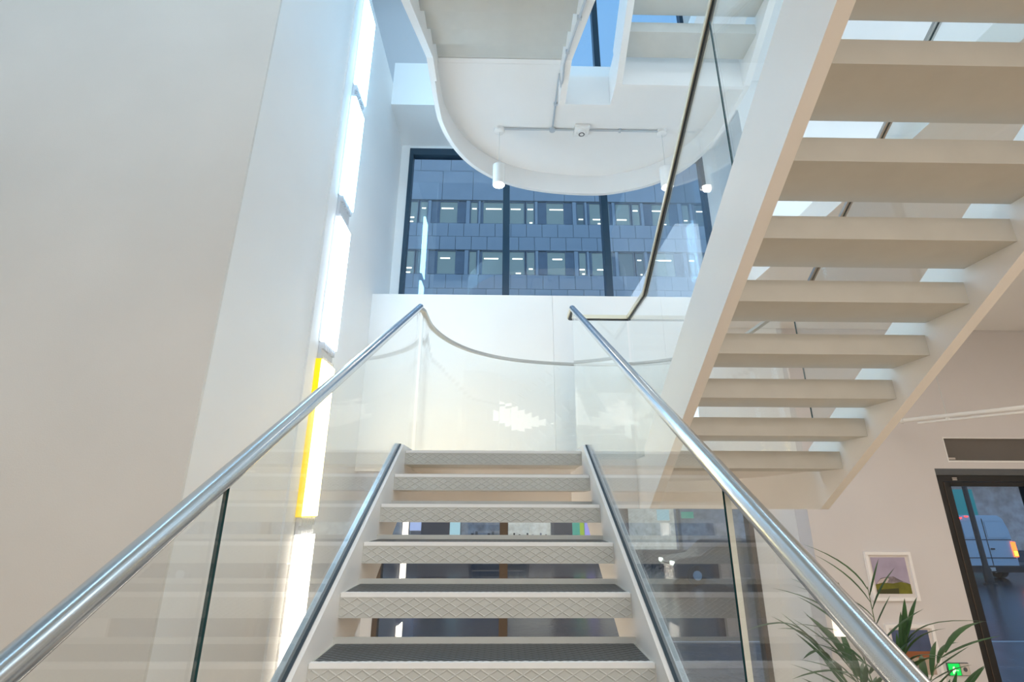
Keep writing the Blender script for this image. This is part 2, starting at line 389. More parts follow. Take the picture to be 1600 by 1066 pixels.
st3 = thing('staircase', 'upper flight overhead at top centre with stepped white underside', 'staircase'); up_flight(st3, -5, 5, ST, False)
stringer_up(st3, XL - .06, XL, ST, .2); stringer_up(st3, XR, XR + .06, ST, .2)
st4 = thing('staircase', 'short bit of highest return flight at the top edge beyond the slot', 'staircase'); return_flight(st4, ST, 9)

# ------------------------------------------------------------------ landings
CP = [(-.722, 3.79), (-.722, 4.05), (-.70, 4.38), (-.58, 4.76), (-.36, 5.10), (0.0, 5.38), (.46, 5.54), (1.0, 5.60), (1.42, 5.56), (1.90, 5.34), (2.20, 4.98), (2.34, 4.52), (2.352, 4.05), (2.352, 3.79)]
def catmull(P, k=6):
    out = []
    for i in range(len(P) - 1):
        p0, p1, p2, p3 = [Vector(P[max(0, min(len(P) - 1, i + j))]) for j in (-1, 0, 1, 2)]
        for s in range(k):
            t = s / k; out.append(.5 * ((2 * p1) + (-p0 + p2) * t + (2 * p0 - 5 * p1 + 4 * p2 - p3) * t * t + (-p0 + 3 * p1 - 3 * p2 + p3) * t ** 3))
    out.append(Vector(P[-1])); return out
CV = catmull(CP)
def offset(c, d):                # positive = inwards
    r = []
    for i, p in enumerate(c):
        t = (c[min(i + 1, len(c) - 1)] - c[max(i - 1, 0)]).normalized(); r.append(Vector((p.x + t.y * d, p.y - t.x * d)))
    return r
NX0, NX1, NY = XR + .06, RX0 - .0615, 4.05           # slot between the flights
def landing(root, dz):
    z1 = HL + dz; z0 = ZC + dz
    inner = offset(CV, .045)
    deck = [(p.x, p.y) for p in inner] + [(2.30, 3.825), (NX1 + .06, 3.825), (NX1 + .06, NY + .03), (NX0 - .06, NY + .03), (NX0 - .06, 3.825), (-.67, 3.825)]
    obj('deck', MB().prism(deck, z0 + .27, z1, 'z'), 'steel_paint', root)
    obj('curved_fascia', MB().ribbon(CV, inner, z0, z1 + .012), 'steel_paint', root, smooth=True)
    obj('deck_edge', bx(-.66, NX0 - .062, 3.7705, 3.825, z0 + .272, z1), 'steel_paint', root)
    obj('deck_edge' if dz == 0 else 'front_fascia', bx(NX1 + .06, 2.306, 3.79, 3.825, z0 + (.272 if dz == 0 else 0), z1), 'steel_paint', root)
    mb = MB().box(NX0 - .06, NX0, 3.79, NY, z0, z1).box(NX1, NX1 + .06, 3.79, NY, z0, z1).box(NX0 - .06, NX1 + .06, NY, NY + .03, z0, z1)
    obj('slot_fascia', mb, 'steel_paint', root)
la = thing('landing', 'lower landing joining the near stair and the return flight', 'landing'); landing(la, 0)
lb = thing('landing', 'upper landing overhead with a white curved edge', 'landing'); landing(lb, ST)

# ------------------------------------------------------------------ balustrades
RH = .975                        # rail above nosing line
YE = 3.86; ZR = ZC + 1.56
def rail_z(y): return ZR - (YE - y) * SL
def stair_balustrade(x, label, g):
    t = thing('balustrade', label, 'balustrade')
    ytop = Y5 + .0
    def btm(y): return min(nl(y, 0) + .06, HL + .02)
    for a, b in ((-.80, 1.318), (1.330, YE)):
        kn = Y5 + (.02 - .06) / SL
        p = [(a, btm(a))] + ([(kn, HL + .02)] if a < kn < b else []) + [(b, btm(b)), (b, rail_z(b) - .01), (a, rail_z(a) - .01)]
        g_ = MB().prism(p, x - .007, x + .007, mi=0, mi_side=2)
        if a > 0: g_.mi = [0] * len(g_.mi); g_.mi[-1] = 1
        elif x < 0: g_.mi = [0] * len(g_.mi)
        obj('glass_panel', g_, ['glass', 'glass_edge', 'glass_edge_pale'], t)
    d = -1 if x < 0 else 1
    # clamp channel on the stringer: dark gasket with an aluminium outer bead
    def bar(name, xa, xb, lo, hi, m_):
        p = [(-.95, nl(-.95, 0) + lo), (3.425, nl(3.425, 0) + lo), (3.425, nl(3.425, 0) + hi), (-.95, nl(-.95, 0) + hi)]
        return obj(name, MB().prism(p, min(xa, xb), max(xa, xb)), m_, t)
    bar('gasket', x - .013, x + .013, .0755, .081, 'gasket')
    bar('clamp_channel', x + d * .008, x + d * .030, .078, .086, 'channel')
    n = 16; a = -.95
    obj('handrail', MB().tube([(x, a, rail_z(a) + .012), (x, YE + .02, rail_z(YE + .02) + .012)], .0245, 24), 'handrail', t, smooth=True)
    obj('rail_slot', MB().prism([(a, rail_z(a) - .016), (YE, rail_z(YE) - .016), (YE, rail_z(YE) - .008), (a, rail_z(a) - .008)], x - .011, x + .011), 'dark_rail', t)
    return t
stair_balustrade(-.692, 'glass balustrade with round steel handrail on the left side of the near stair', None)
stair_balustrade(.568, 'glass balustrade with round steel handrail on the right side of the near stair', None)

# curved landing balustrade
cb = thing('balustrade', 'curved glass balustrade with a thin rail around the landing edge', 'balustrade')
gi = [p for p in offset(CV, .05) if p.y > 3.84]
gi2 = gi[2:-1]
idx = [0, int(len(gi2) * .36), int(len(gi2) * .66), len(gi2) - 1]
for i, j in zip(idx, idx[1:]):
    seg = gi2[i:j + 1]; seg = [seg[0] + (seg[1] - seg[0]) * .05] + seg[1:-1] + [seg[-1] + (seg[-2] - seg[-1]) * .05]
    obj('glass_panel', MB().ribbon(offset(seg, -.006), offset(seg, .006), HL + .012, ZR - .005, 0), ['glass'], cb, smooth=False)
path = [(-.692, YE + .03)] + [(p.x, p.y) for p in gi2]
obj('handrail', MB().ribbon([Vector(p) for p in offset([Vector(q) for q in path], -.02)], [Vector(p) for p in offset([Vector(q) for q in path], .02)], ZR - .005, ZR + .022), 'brass', cb, bevel=0, smooth=True, label='slim warm grey metal top rail')
obj('glass_shoe', MB().ribbon(offset(gi2, -.02), offset(gi2, .02), HL + .013, HL + .03), 'channel', cb)

# slot guard + return flight balustrade
XG = RX0 - .031
sb = thing('balustrade', 'glass balustrade with angled rail on the left edge of the return flight', 'balustrade')
def rr(y): return ZR + (3.55 - y) * SL
ptop = [(.568, YE + .03, ZR), (.568, 4.07, ZR), (XG, 4.07, ZR), (XG, 3.55, ZR), (XG, .25, rr(.25))]
mb = MB(); md = MB()
hw = .016
def flat_rail(a, b, m_, z0, z1, w):
    a, b = Vector(a), Vector(b); d = (b - a); n = Vector((d.y, -d.x, 0)); n = n.normalized() * w if n.length > 1e-6 else Vector((w, 0, 0))
    up0, up1 = Vector((0, 0, z0)), Vector((0, 0, z1))
    m_.add([a - n + up0, a + n + up0, a + n + up1, a - n + up1, b - n + up0, b + n + up0, b + n + up1, b - n + up1],
           [(3, 2, 1, 0), (4, 5, 6, 7), (0, 1, 5, 4), (1, 2, 6, 5), (2, 3, 7, 6), (3, 0, 4, 7)])
for a, b in zip(ptop, ptop[1:]):
    flat_rail(a, b, mb, 0, .034, .019); flat_rail(a, b, md, -.009, 0, .011)
obj('handrail', mb, 'champagne', sb, label='slim warm metal top rail'); obj('rail_slot', md, 'dark_rail', sb)
obj('glass_panel', bx(.598, XG - .02, 4.064, 4.076, HL + .02, ZR - .002).mesh('glass_panel', ['glass']), None, sb)
def gb(y): return max(rl(y, 0) + .11, HL + .02)
yk = RY0 - (HL + .02 - .11 - RZ0) / SL
for a, b in ((4.06, 1.99), (1.978, .30)):
    p = [(a, gb(a))] + ([(yk, HL + .02)] if b < yk < a else []) + [(b, gb(b)), (b, rr(b) - .002 if b < 3.55 else ZR)] + ([(3.55, ZR - .002)] if a > 3.55 else []) + [(a, (ZR if a > 3.55 else rr(a)) - .002)]
    g_ = MB().prism(p, XG - .006, XG + .006, mi=0, mi_side=1)
    g_.mi[-1] = 0
    obj('glass_panel', g_, ['glass', 'glass_edge'], sb)
# far side of the return flight
sc_ = thing('balustrade', 'glass balustrade on the far right edge of the return flight', 'balustrade')
XH = RX1 + .031
p = [(3.72, gb(3.72)), (.30, gb(.30)), (.30, rr(.30)), (3.55, ZR), (3.72, ZR)]
obj('glass_panel', MB().prism(p, XH - .006, XH + .006, mi=0, mi_side=1), ['glass', 'glass_edge'], sc_)
mb = MB(); flat_rail((XH, 3.74, ZR), (XH, 3.55, ZR), mb, 0, .026, .019); flat_rail((XH, 3.55, ZR), (XH, .25, rr(.25)), mb, 0, .026, .019)
obj('handrail', mb, 'brass', sc_)

# ------------------------------------------------------------------ vertical strip light
sl = thing('strip_light', 'tall vertical strip light of stacked glowing tubes on the white side wall', 'light')
SY0, SY1 = 4.225, 4.565
segs = [(-.34, .20, 'strip_neutral', 'steel_paint'), (.33, 1.715, 'strip_neutral', 'steel_paint'), (1.845, 3.15, 'strip_warm', 'yellow'), (3.31, 4.58, 'strip_mid', 'steel_paint'), (4.82, 6.03, 'strip_cool', 'steel_paint'), (6.19, 7.42, 'strip_cool', 'steel_paint')]
for k, (a, b, em, sd) in enumerate(segs):
    yl = sd == 'yellow'
    h = obj('housing', bx(XW + .001, XW + (.048 if yl else .016), SY0, SY1, a, b), sd, sl, label='yellow housing with an added glow' if yl else None)
    obj('diffuser', bx(XW + (.0485 if yl else .0165), XW + .058, SY0 + .012, SY1 - .004, a + .008, b - .008), em, h)
    if k < 5:
        g0, g1 = b, segs[k + 1][0]
        c = obj('connector', bx(XW + .001, XW + .03, SY0 + .02, SY1 - .02, g0, g1), 'ribbed', sl)
        rb = MB()
        for i in range(9):
            y = SY0 + .02 + i * .034
            rb.box(XW + .03, XW + .052, y, y + .017, g1 - .065, g1 - .002)
            rb.box(XW + .03, XW + .052, y, y + .017, g0 + .002, g0 + .03)
        obj('ribs', rb, 'ribbed', c, kind='stuff')

# ------------------------------------------------------------------ conduit, pendants, detector on the upper soffit
SZ = ZC + ST + .27
cn = thing('conduit', 'thin grey conduit running across the upper landing underside', 'conduit')
obj('pipe', MB().tube([(-.06, 4.70, SZ - .018), (1.82, 4.70, SZ - .018)], .011, 10), 'conduit', cn, smooth=True)
def nlu(y): return nl(y, ST) - .386
obj('pipe', MB().tube([(.535, 4.70, SZ - .018), (.532, 4.2, SZ - .018), (.535, 3.92, SZ - .02), (.54, 3.86, SZ - .24), (.535, 3.70, ZC + ST - .025), (.53, 3.55, nlu(3.55) - .02), (.525, 2.9, nlu(2.9) - .02), (.525, 1.2, nlu(1.2) - .02)], .0105, 10), 'conduit', cn, smooth=True)
obj('junction_box', MB().lathe([(0, 0), (.034, 0), (.034, .03), (0, .03)], (.535, 4.70, SZ - .034), 16), 'conduit', cn, smooth=True)
for y in (2.7, 3.3): obj('clip', bx(.508, .542, y - .012, y + .012, nlu(y) - .034, nlu(y) - .004), 'conduit', cn)
obj('clip', bx(.515, .553, 4.3, 4.325, SZ - .032, SZ - .001), 'conduit', cn)
obj('clip', bx(1.3, 1.325, 4.68, 4.72, SZ - .032, SZ - .001), 'conduit', cn)
def pendant(x, lab):
    t = thing('pendant_lamp', lab, 'lamp', (x, 4.72, 0))
    obj('ceiling_rose', MB().lathe([(0, SZ - .05), (.045, SZ - .05), (.058, SZ - .04), (.06, SZ), (0, SZ)], seg=24), 'shade', t, smooth=True)
    obj('cord', MB().tube([(0, 0, SZ - .05), (0, 0, 5.56)], .003, 6), 'cable', t)
    s = obj('lamp_shade', MB().lathe([(0, 5.565), (.05, 5.565), (.066, 5.55), (.068, 5.31), (.064, 5.30), (.058, 5.31), (.055, 5.42), (0, 5.43)], seg=28), 'shade', t, smooth=True)
    obj('reflector', MB().lathe([(.054, 5.315), (.03, 5.40), (.0, 5.405)], seg=20), 'reflector', s, smooth=True)
    obj('bulb', MB().lathe([(0, 5.318), (.022, 5.322), (.032, 5.34), (.03, 5.37), (0, 5.39)], seg=16), 'bulb', s, smooth=True)
    l = bpy.data.lights.new('pendant_glow', 'POINT'); l.energy = 6; l.color = (1, .93, .85); l.shadow_soft_size = .03
    lo = bpy.data.objects.new('pendant_glow', l); COL.objects.link(lo); lo.parent = t; lo.location = (0, 0, 5.28)
pendant(-.07, 'left white cylinder pendant lamp hanging from the curved landing underside')
pendant(1.80, 'right white cylinder pendant lamp beside the angled glass rail')
dt = thing('smoke_detector', 'small white square detector on the conduit between the pendants', 'detector', (.87, 4.70, SZ))
obj('back_box', bx(-.085, .085, -.085, .085, -.045, 0), 'shade', dt, bevel=.006)
obj('sensor', MB().lathe([(0, -.078), (.03, -.078), (.05, -.066), (.055, -.045), (0, -.045)], seg=24), 'shade', dt, smooth=True)
obj('sensor_ring', MB().lathe([(.022, -.0795), (.034, -.0795), (.034, -.078), (.022, -.078)], seg=24), 'darkgrey', dt)

# ------------------------------------------------------------------ door, transom grille, pictures, signs on the door wall
dr = thing('door_1', 'dark framed glass street door at lower right', None, kind='structure')
y0, y1 = YB + .02, YB + .12
obj('head_rail', bx(DX0, 7, YB + .002, YB + .14, DZ1 - .07, DZ1), 'darkgrey', dr)
obj('door_frame', MB().box(DX0, DX0 + .075, y0, y1, GF, DZ1 - .071).box(DX0 + .075, 7, y0, y1, DZ1 - .14, DZ1 - .071).box(DX0 + .075, 7, y0, y1, GF, GF + .03), 'black', dr)
obj('door_edge', bx(DX0 + .078, DX0 + .084, y0 - .004, y1 - .02, GF + .03, DZ1 - .145), 'warmframe', dr)
lf = obj('door_leaf', MB().box(DX0 + .087, DX0 + .165, y0 + .01, y1 - .01, GF + .03, DZ1 - .145).box(DX0 + .155, 5.95, y0 + .01, y1 - .01, DZ1 - .19, DZ1 - .145).box(5.88, 5.95, y0 + .01, y1 - .01, GF + .03, DZ1 - .19).box(DX0 + .155, 5.88, y0 + .01, y1 - .01, GF + .03, GF + .15), 'black', dr)
obj('glass', bx(DX0 + .155, 5.88, y0 + .045, y0 + .055, GF + .15, DZ1 - .19), 'doorglass', lf)
obj('hinge', bx(DX0 + .19, DX0 + .24, y0 - .008, y0, DZ1 - .108, DZ1 - .098), 'label', dr); obj('hinge', bx(DX0 + .19, DX0 + .24, y0 - .008, y0, DZ1 - .126, DZ1 - .116), 'label', dr)
lf2 = obj('door_leaf', MB().box(5.96, 6.03, y0 + .01, y1 - .01, GF + .03, DZ1 - .145).box(6.03, 6.99, y0 + .01, y1 - .01, DZ1 - .19, DZ1 - .145).box(6.03, 6.99, y0 + .01, y1 - .01, GF + .03, GF + .15), 'black', dr)
obj('glass', bx(6.03, 6.99, y0 + .045, y0 + .055, GF + .15, DZ1 - .19), 'doorglass', lf2)
vg = thing('vent_grille', 'grey brown grille panel above the dark door', 'grille', (5.05, YB, 2.45))
obj('mesh_panel', bx(.012, 1.93, .028, .04, .0, .248), 'grille', vg)
obj('rim', MB().box(0, .012, -.004, .059, -.02, .26).box(.012, 1.93, -.004, .059, .248, .26).box(.012, 1.93, -.004, .059, -.02, 0), 'paint', vg)
obj('label', bx(.03, .115, .024, .028, .012, .034), 'label', vg, label='small pale label')
def picture(name, lab, x0, x1, z0, z1, build):
    t = thing(name, lab, 'picture', (x0, YB, z0)); w, h = x1 - x0, z1 - z0; f = .03
    obj('frame', MB().box(0, f, -.035, 0, 0, h).box(w - f, w, -.035, 0, 0, h).box(f, w - f, -.035, 0, 0, f).box(f, w - f, -.035, 0, h - f, h), 'pframe', t)
    obj('mount', bx(f, w - f, -.012, -.004, f, h - f), 'mount', t)
    build(t, w, h)
def art1(t, w, h):
    a, b, c, d = .06, w - .06, .065, h - .055
    p = obj('print', bx(a, b, -.014, -.0125, c, d), 'sky_p', t, label='print of a hill under a lilac sky')
    W_, H_ = b - a, d - c
    def q(name, pts, m_, y): obj(name, MB().prism([(a + u * W_, c + v * H_) for u, v in pts], -.0145 - y, -.0141 - y, 'y'), m_, p)
    q('hill', [(0, .25), (.18, .42), (.36, .46), (.56, .47), (.72, .38), (1, .26), (1, .12), (0, .12)], 'peak', 0)
    q('pale_slope', [(.04, .28), (.18, .40), (.36, .445), (.42, .40), (.34, .30), (.1, .24)], 'snow', .0006)
    q('field', [(0, .25), (.2, .30), (.5, .28), (.74, .32), (1, .26), (1, 0), (0, 0)], 'field', .0012)
    q('dark_field', [(0, .11), (.64, .15), (.62, 0), (0, 0)], 'fieldd', .0018)
def art2(t, w, h):
    a, b, c, d = .06, w - .06, .055, h - .05
    p = obj('print', bx(a, b, -.014, -.0125, c, d), 'navy', t, label='print of a slate sky over a rust band')
    W_, H_ = b - a, d - c
    for nm, v0, v1, m_, y in (('sand_band', 0, .40, 'sand', 0), ('rust_band', .38, .52, 'rust', .0006)):
        obj(nm, bx(a, b, -.0145 - y, -.0141 - y, c + v0 * H_, c + v1 * H_), m_, p)
picture('picture', 'white framed landscape with lilac sky and green hill, the upper picture', 3.86, 4.35, 1.02, 1.49, art1)
picture('picture', 'lower white framed picture with rust band, half hidden by palm leaves', 3.92, 4.42, .30, .80, art2)
es = thing('exit_button', 'small green lit sign with grey switch beside the palm', 'sign', (4.48, YB, .345))
obj('back_plate', bx(0, .22, -.012, 0, 0, .112), 'darkgrey', es)
g = obj('green_panel', bx(.008, .118, -.022, -.0125, .006, .106), 'green_e', es)
obj('pictogram', MB().box(.035, .05, -.024, -.0222, .02, .05).prism([(.05, .03), (.075, .05), (.068, .058), (.045, .045)], -.024, -.0222, 'y').prism([(.04, .05), (.07, .055), (.062, .085), (.046, .08)], -.024, -.0222, 'y').prism([(.08, .045), (.10, .045), (.10, .05), (.08, .052)], -.024, -.0222, 'y'), 'white_e', g)
obj('switch', bx(.128, .212, -.02, -.0125, .006, .106), 'label', es); obj('button', MB().lathe([(0, 0), (.02, 0), (.02, .01), (0, .01)], seg=16), 'darkgrey', es, (.17, -.022, .056), (R(-90), 0, 0))

# linear lamp hung under the ground floor ceiling at right
ll = thing('linear_lamp', 'thin white tubular lamp hung on wires at far right', 'lamp')
A, B = Vector((4.45, 5.50, 2.86)), Vector((6.35, 2.95, 2.86))
obj('tube', MB().tube([A, B], .022, 12), 'shade', ll, smooth=True)
d = (B - A).normalized(); nrm = Vector((-d.y, d.x, 0))
obj('end_cap', MB().tube([A - d * .03, A - d * .001], .034, 16), 'shade', ll, smooth=True); obj('socket', MB().tube([A - d * .033, A - d * .0301], .014, 12), 'vandark', ll)
obj('diffuser', MB().tube([A + d * .12 - Vector((0, 0, .045)), B - Vector((0, 0, .045))], .012, 8), 'shade', ll)
for k in (.12, .42, .62, .95):
    q = A + (B - A) * k; obj('suspension_wire', MB().tube([q + Vector((0, 0, .022)), Vector((q.x, q.y, FF - .2))], .004, 6), 'cable', ll)
    obj('bracket', MB().box(q.x - .012, q.x + .012, q.y - .012, q.y + .012, q.z - .046, q.z - .02), 'shade', ll)

# ------------------------------------------------------------------ plants
def blade(L, w, droop):
    mb = MB(); n = 7
    for i in range(n + 1):
        t = i / n; ww = w * math.sin(PI * min(1, t * .93 + .07)) ** .7 * (1 - .25 * t); z = -droop * L * t * t; 
        mb.v += [(L * t, -ww, z - ww * .35), (L * t, 0, z), (L * t, ww, z - ww * .35)]
    for i in range(n):
        a = 3 * i; mb.f += [(a, a + 3, a + 4, a + 1), (a + 1, a + 4, a + 5, a + 2)]; mb.mi += [0, 0]
    return mb.mesh('leaf', 'leaf', smooth=True)
blades = [blade(.34, .021, .25), blade(.42, .023, .5), blade(.28, .019, .1), blade(.38, .022, .8)]
pm = thing('palm', 'green potted palm with long arching leaves below the right handrail', 'plant', (2.42, 3.62, GF))
obj('pot', MB().lathe([(0, 0), (.13, 0), (.17, .30), (.155, .30), (.15, .27), (0, .27)], seg=28), 'pot', pm, smooth=True)
obj('soil', MB().lathe([(0, .28), (.149, .275)], seg=20), 'soil', pm)
tips = [(-.22, -.02, 1.66), (.03, .05, 1.78), (.16, -.05, 1.52), (.42, 0, 1.42), (.40, -.12, 1.24), (-.46, .02, 1.52), (-.42, -.10, 1.18), (.14, -.3, 1.2), (-.14, .25, 1.40), (.30, .12, 1.12), (-.30, -.2, 1.34)]
rnd = random.Random(3)
for k, (tx, ty, tz) in enumerate(tips):
    base = Vector((rnd.uniform(-.03, .03), rnd.uniform(-.03, .03), .28)); tip = Vector((tx, ty, tz)); mid = Vector((tx * .22, ty * .22, tz * .80))
    pts = [(1 - s) ** 2 * base + 2 * s * (1 - s) * mid + s * s * tip for s in [i / 12 for i in range(13)]]
    fr = obj('frond', MB().tube(pts, .006, 6, r1=.0018), 'stem', pm, smooth=True)
    for j in range(11):
        s = .52 + .46 * j / 10; i = min(11, int(s * 12)); p = pts[i] + (pts[i + 1] - pts[i]) * (s * 12 - i); tg = (pts[i + 1] - pts[i]).normalized()
        side = tg.cross(Vector((0, 0, 1))); side = side.normalized() if side.length > .05 else Vector((1, 0, 0))
        sg = 1 if j % 2 else -1
        dirv = (tg * (.75 + .5 * j / 10) + side * sg * (.85 - .05 * j) + Vector((0, 0, rnd.uniform(-.1, .25)))).normalized()
        zax = Vector((0, 0, 1)) - dirv * dirv.z; zax = zax.normalized() if zax.length > .05 else side
        yax = zax.cross(dirv).normalized(); mt = Matrix((dirv, yax, zax)).transposed().to_4x4()
        lf_ = obj('leaf', blades[(k + j) % 4], None, fr); sc0 = rnd.uniform(.75, 1.1); lf_.matrix_local = Matrix.Translation(p) @ mt @ Matrix.Scale(sc0, 4)
sp = thing('shrub', 'small yellow green leafy plant at the bottom edge beside the door', 'plant', (4.35, 5.15, GF))
obj('pot', MB().lathe([(0, 0), (.09, 0), (.12, .22), (.11, .22), (.105, .2), (0, .2)], seg=24), 'pot', sp, smooth=True)
bl = MB()
for i in range(6):
    t = i / 5; ww = .014 * math.sin(PI * min(1, t * .9 + .1)); bl.v += [(.15 * t, -ww, -.03 * t * t), (.15 * t, ww, -.03 * t * t)]
for i in range(5): bl.f.append((2 * i, 2 * i + 1, 2 * i + 3, 2 * i + 2)); bl.mi.append(0)
ble = bl.mesh('leaf', 'leaf2', smooth=True)
for k in range(7):
    a = k * 2.4; pts = [(0, 0, .2), (.03 * math.cos(a), .03 * math.sin(a), .4), (.07 * math.cos(a), .07 * math.sin(a), .58 + .06 * math.sin(k * 3.1))]
    stt = obj('stem', MB().tube(pts, .005, 6), 'stem', sp)
    for j in range(8):
        s = .35 + .65 * j / 7; q = Vector(pts[1]).lerp(Vector(pts[2]), (s - .35) / .65) if s > .35 else Vector(pts[1])
        o = obj('leaf', ble, None, stt, q, (0, -R(35 + 30 * rnd.random()), a + j * 2.4))

# ------------------------------------------------------------------ the street outside
struct('floor_pavement', bx(-40, 50, YW + .1, 10.5, -.62, -.42), 'paving', 'wet pavement outside the windows')
struct('floor_road', bx(-40, 50, 10.55, 25.4, -.72, -.54), 'asphalt', 'wet road outside')
struct('trim_kerb', bx(-40, 50, 10.5, 10.55, -.7, -.41), 'stone')
struct('floor_far_pavement', bx(-40, 50, 25.4, 26.0, -.62, -.42), 'paving')
YF = 26.0
bd = thing('office_building', 'blue grey stone office block with rows of lit windows across the street', 'building')
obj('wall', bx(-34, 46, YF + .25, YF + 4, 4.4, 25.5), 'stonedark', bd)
ZN = 30.0
def fx(px, zd): return (px - 785.5) * zd / 786.0
rows = [18.65, 15.33, 12.0]
period = 167 * .0380
base0 = -3.345
pat = [(0, 27), (40, 10), (70, 31), (107, 22), (128, 11)]
pan_m = {}
def shared(key, fn):
    if key not in pan_m: pan_m[key] = fn()
    return pan_m[key]
wins_x = []
for k in range(-1, 4):
    for dx, w in pat: wins_x.append((base0 + k * period + dx * .038, w * .038))
wins_x.sort()
WHH = 1.45
def SD(w): return .06 if w < 1.0 else (.52 if w < 1.1 else .16)
for ri, zc in enumerate(rows):
    for wi, (xc, w) in enumerate(wins_x):
        big = w > .7
        sd_ = SD(w)
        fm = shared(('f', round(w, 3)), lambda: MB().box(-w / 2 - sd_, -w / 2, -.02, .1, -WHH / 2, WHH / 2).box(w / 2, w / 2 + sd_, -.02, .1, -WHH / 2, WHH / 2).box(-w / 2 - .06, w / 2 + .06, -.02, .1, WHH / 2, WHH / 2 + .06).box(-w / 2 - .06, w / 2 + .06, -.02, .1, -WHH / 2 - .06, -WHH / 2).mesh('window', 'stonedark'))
        wo = obj('window', fm, None, bd, (xc, YF + .1, zc))
        lit = 'office' if random.random() < .7 else 'office2'
        obj('pane', shared(('p', round(w, 3), lit), lambda: MB().box(-w / 2, w / 2, .05, .08, -WHH / 2, WHH / 2).mesh('pane', lit)), None, wo)
        if random.random() < .82:
            bw = w * random.choice((.55, .8, .7)); bh = random.choice((.30, .30, -.34))
            obj('ceiling_light', shared(('b', round(bw, 2)), lambda: MB().box(-bw / 2, bw / 2, .03, .05, -.035, .035).mesh('ceiling_light', 'bar')), None, wo, (random.uniform(-.1, .1) * w, 0, bh))
            if random.random() < .3: obj('ceiling_light', shared(('b', round(bw * .5, 2)), lambda: MB().box(-bw / 4, bw / 4, .03, .05, -.035, .035).mesh('ceiling_light', 'bar')), None, wo, (.1 * w, 0, -.62))
# stone panels: spandrel courses and piers between the windows
PW = .92
sp_me = MB().box(.012, PW - .012, 0, .2, .012, .93 - .012).mesh('stone_panel', 'stone')
x_lo, x_hi = -9.3, 14.6
n_panels = 0
for ri in range(len(rows) - 1):
    zt = rows[ri] - WHH / 2 - .06; zb = rows[ri + 1] + WHH / 2 + .06; hh = (zt - zb) / 2
    for c in range(2):
        me = shared(('sp', round(hh, 3)), lambda: MB().box(.012, PW - .012, 0, .2, .012, hh - .012).mesh('stone_panel', 'stone'))
        x = x_lo + (c * .5 * PW)
        while x < x_hi:
            if n_panels < 170: obj('stone_panel', me, None, bd, (x, YF + random.uniform(0, .006), zb + c * hh)); n_panels += 1
            x += PW
for ri, zc in enumerate(rows[:3]):
    for (xa, wa), (xb, wb_) in zip(wins_x, wins_x[1:]):
        g0, g1 = xa + wa / 2 + SD(wa), xb - wb_ / 2 - SD(wb_)
        if g1 - g0 > .12 and g0 < x_hi and g1 > x_lo - 2 and n_panels < 285:
            me = shared(('pier', round(g1 - g0, 2)), lambda: MB().box(.01, g1 - g0 - .01, 0, .2, -WHH / 2 - .05, WHH / 2 + .05).mesh('stone_panel', 'stone'))
            obj('stone_panel', me, None, bd, (g0, YF + .03, zc)); n_panels += 1
mb = MB()
for x in (-34, -20.5, 14.8, 30): mb.box(x, x + (13.3 if x < 14 else 15), YF, YF + .2, 4.45, 25.4)
for c in range(3): mb.box(x_lo + 1.2, x_hi, YF, YF + .2, 4.5 + c * 2.05, 4.5 + c * 2.05 + 2.0)
o = obj('outer_cladding', mb, 'stone', bd); o['kind'] = 'stuff'
for c in range(3):
    x = x_lo + .46 * (c % 2)
    while x < x_hi: obj('stone_panel', shared('tp', lambda: MB().box(.012, 1.828, 0, .2, .012, 2.068).mesh('stone_panel', 'stone')), None, bd, (x, YF, 19.46 + c * 2.0)); x += 1.84
obj('parapet', bx(-34, 46, YF - .15, YF + 4, 25.5, 25.9), 'stone', bd)

# shopfronts opposite at street level
sf = thing('shopfront', 'row of lit shopfronts across the street seen between the treads', 'shop', (0, YF, -.42))
def sbx(n, x0, x1, z0, z1, m_, y=0, d=.1, par=None): return obj(n, bx(x0, x1, y, y + d, z0, z1), m_, par or sf)
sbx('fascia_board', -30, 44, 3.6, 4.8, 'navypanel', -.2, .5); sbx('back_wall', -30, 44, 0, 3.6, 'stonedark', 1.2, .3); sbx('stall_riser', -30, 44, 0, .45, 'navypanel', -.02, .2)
for x0, x1, m_ in ((-30, -6.2, 'shopgrey'), (-6.2, -4.5, 'shopgrey'), (-2.0, -.05, 'shopgrey'), (.25, 2.4, 'shoplit'), (4.5, 8.6, 'shoplit'), (8.6, 13, 'shopgrey'), (13, 20, 'shopgrey'), (20, 44, 'shopgrey')):
    sbx('shop_window', x0, x1, .45, 3.6, m_, .5, .1)
for x0, x1, z0, z1, m_ in ((-4.45, -3.9, 1.3, 2.4, 'poster_l'), (-2.52, -2.02, .9, 2.1, 'poster_t'), (3.42, 4.0, .6, 2.4, 'poster_g'), (3.78, 3.98, .6, 2.5, 'poster_y'), (4.02, 4.4, .6, 2.4, 'poster_p'), (7.6, 8.2, 1.8, 2.3, 'poster_t'), (8.8, 9.4, 1.9, 2.2, 'poster_g')):
    sbx('poster', x0, x1, z0, z1, m_, -.02 if m_ != 'poster_y' else -.04, .03)
for x0, x1 in ((-3.9, -2.55), (2.45, 3.4)): sbx('dark_panel', x0, x1, .3, 3.0, 'navypanel', -.04, .1)
for x in (-30, -6.3, -4.6, -.1, .18, 2.4, 4.45, 8.6, 13, 20): sbx('pilaster', x, x + .12, 0, 3.6, 'darkgrey', -.06, .2)
for i in range(14): sbx('lamp', .35 + i * .15 + .02 * (i % 3), .41 + i * .15, 1.75 + .16 * (i % 3), 1.80 + .16 * (i % 3), 'warmspot' if i % 2 else 'vandark', .2, .05)
for i in range(16): sbx('display', .3 + i * .13, .38 + i * .13, .5, .95 + .3 * ((i * 7) % 5) / 5, 'vandark' if i % 3 else 'shopgrey', .3, .08)
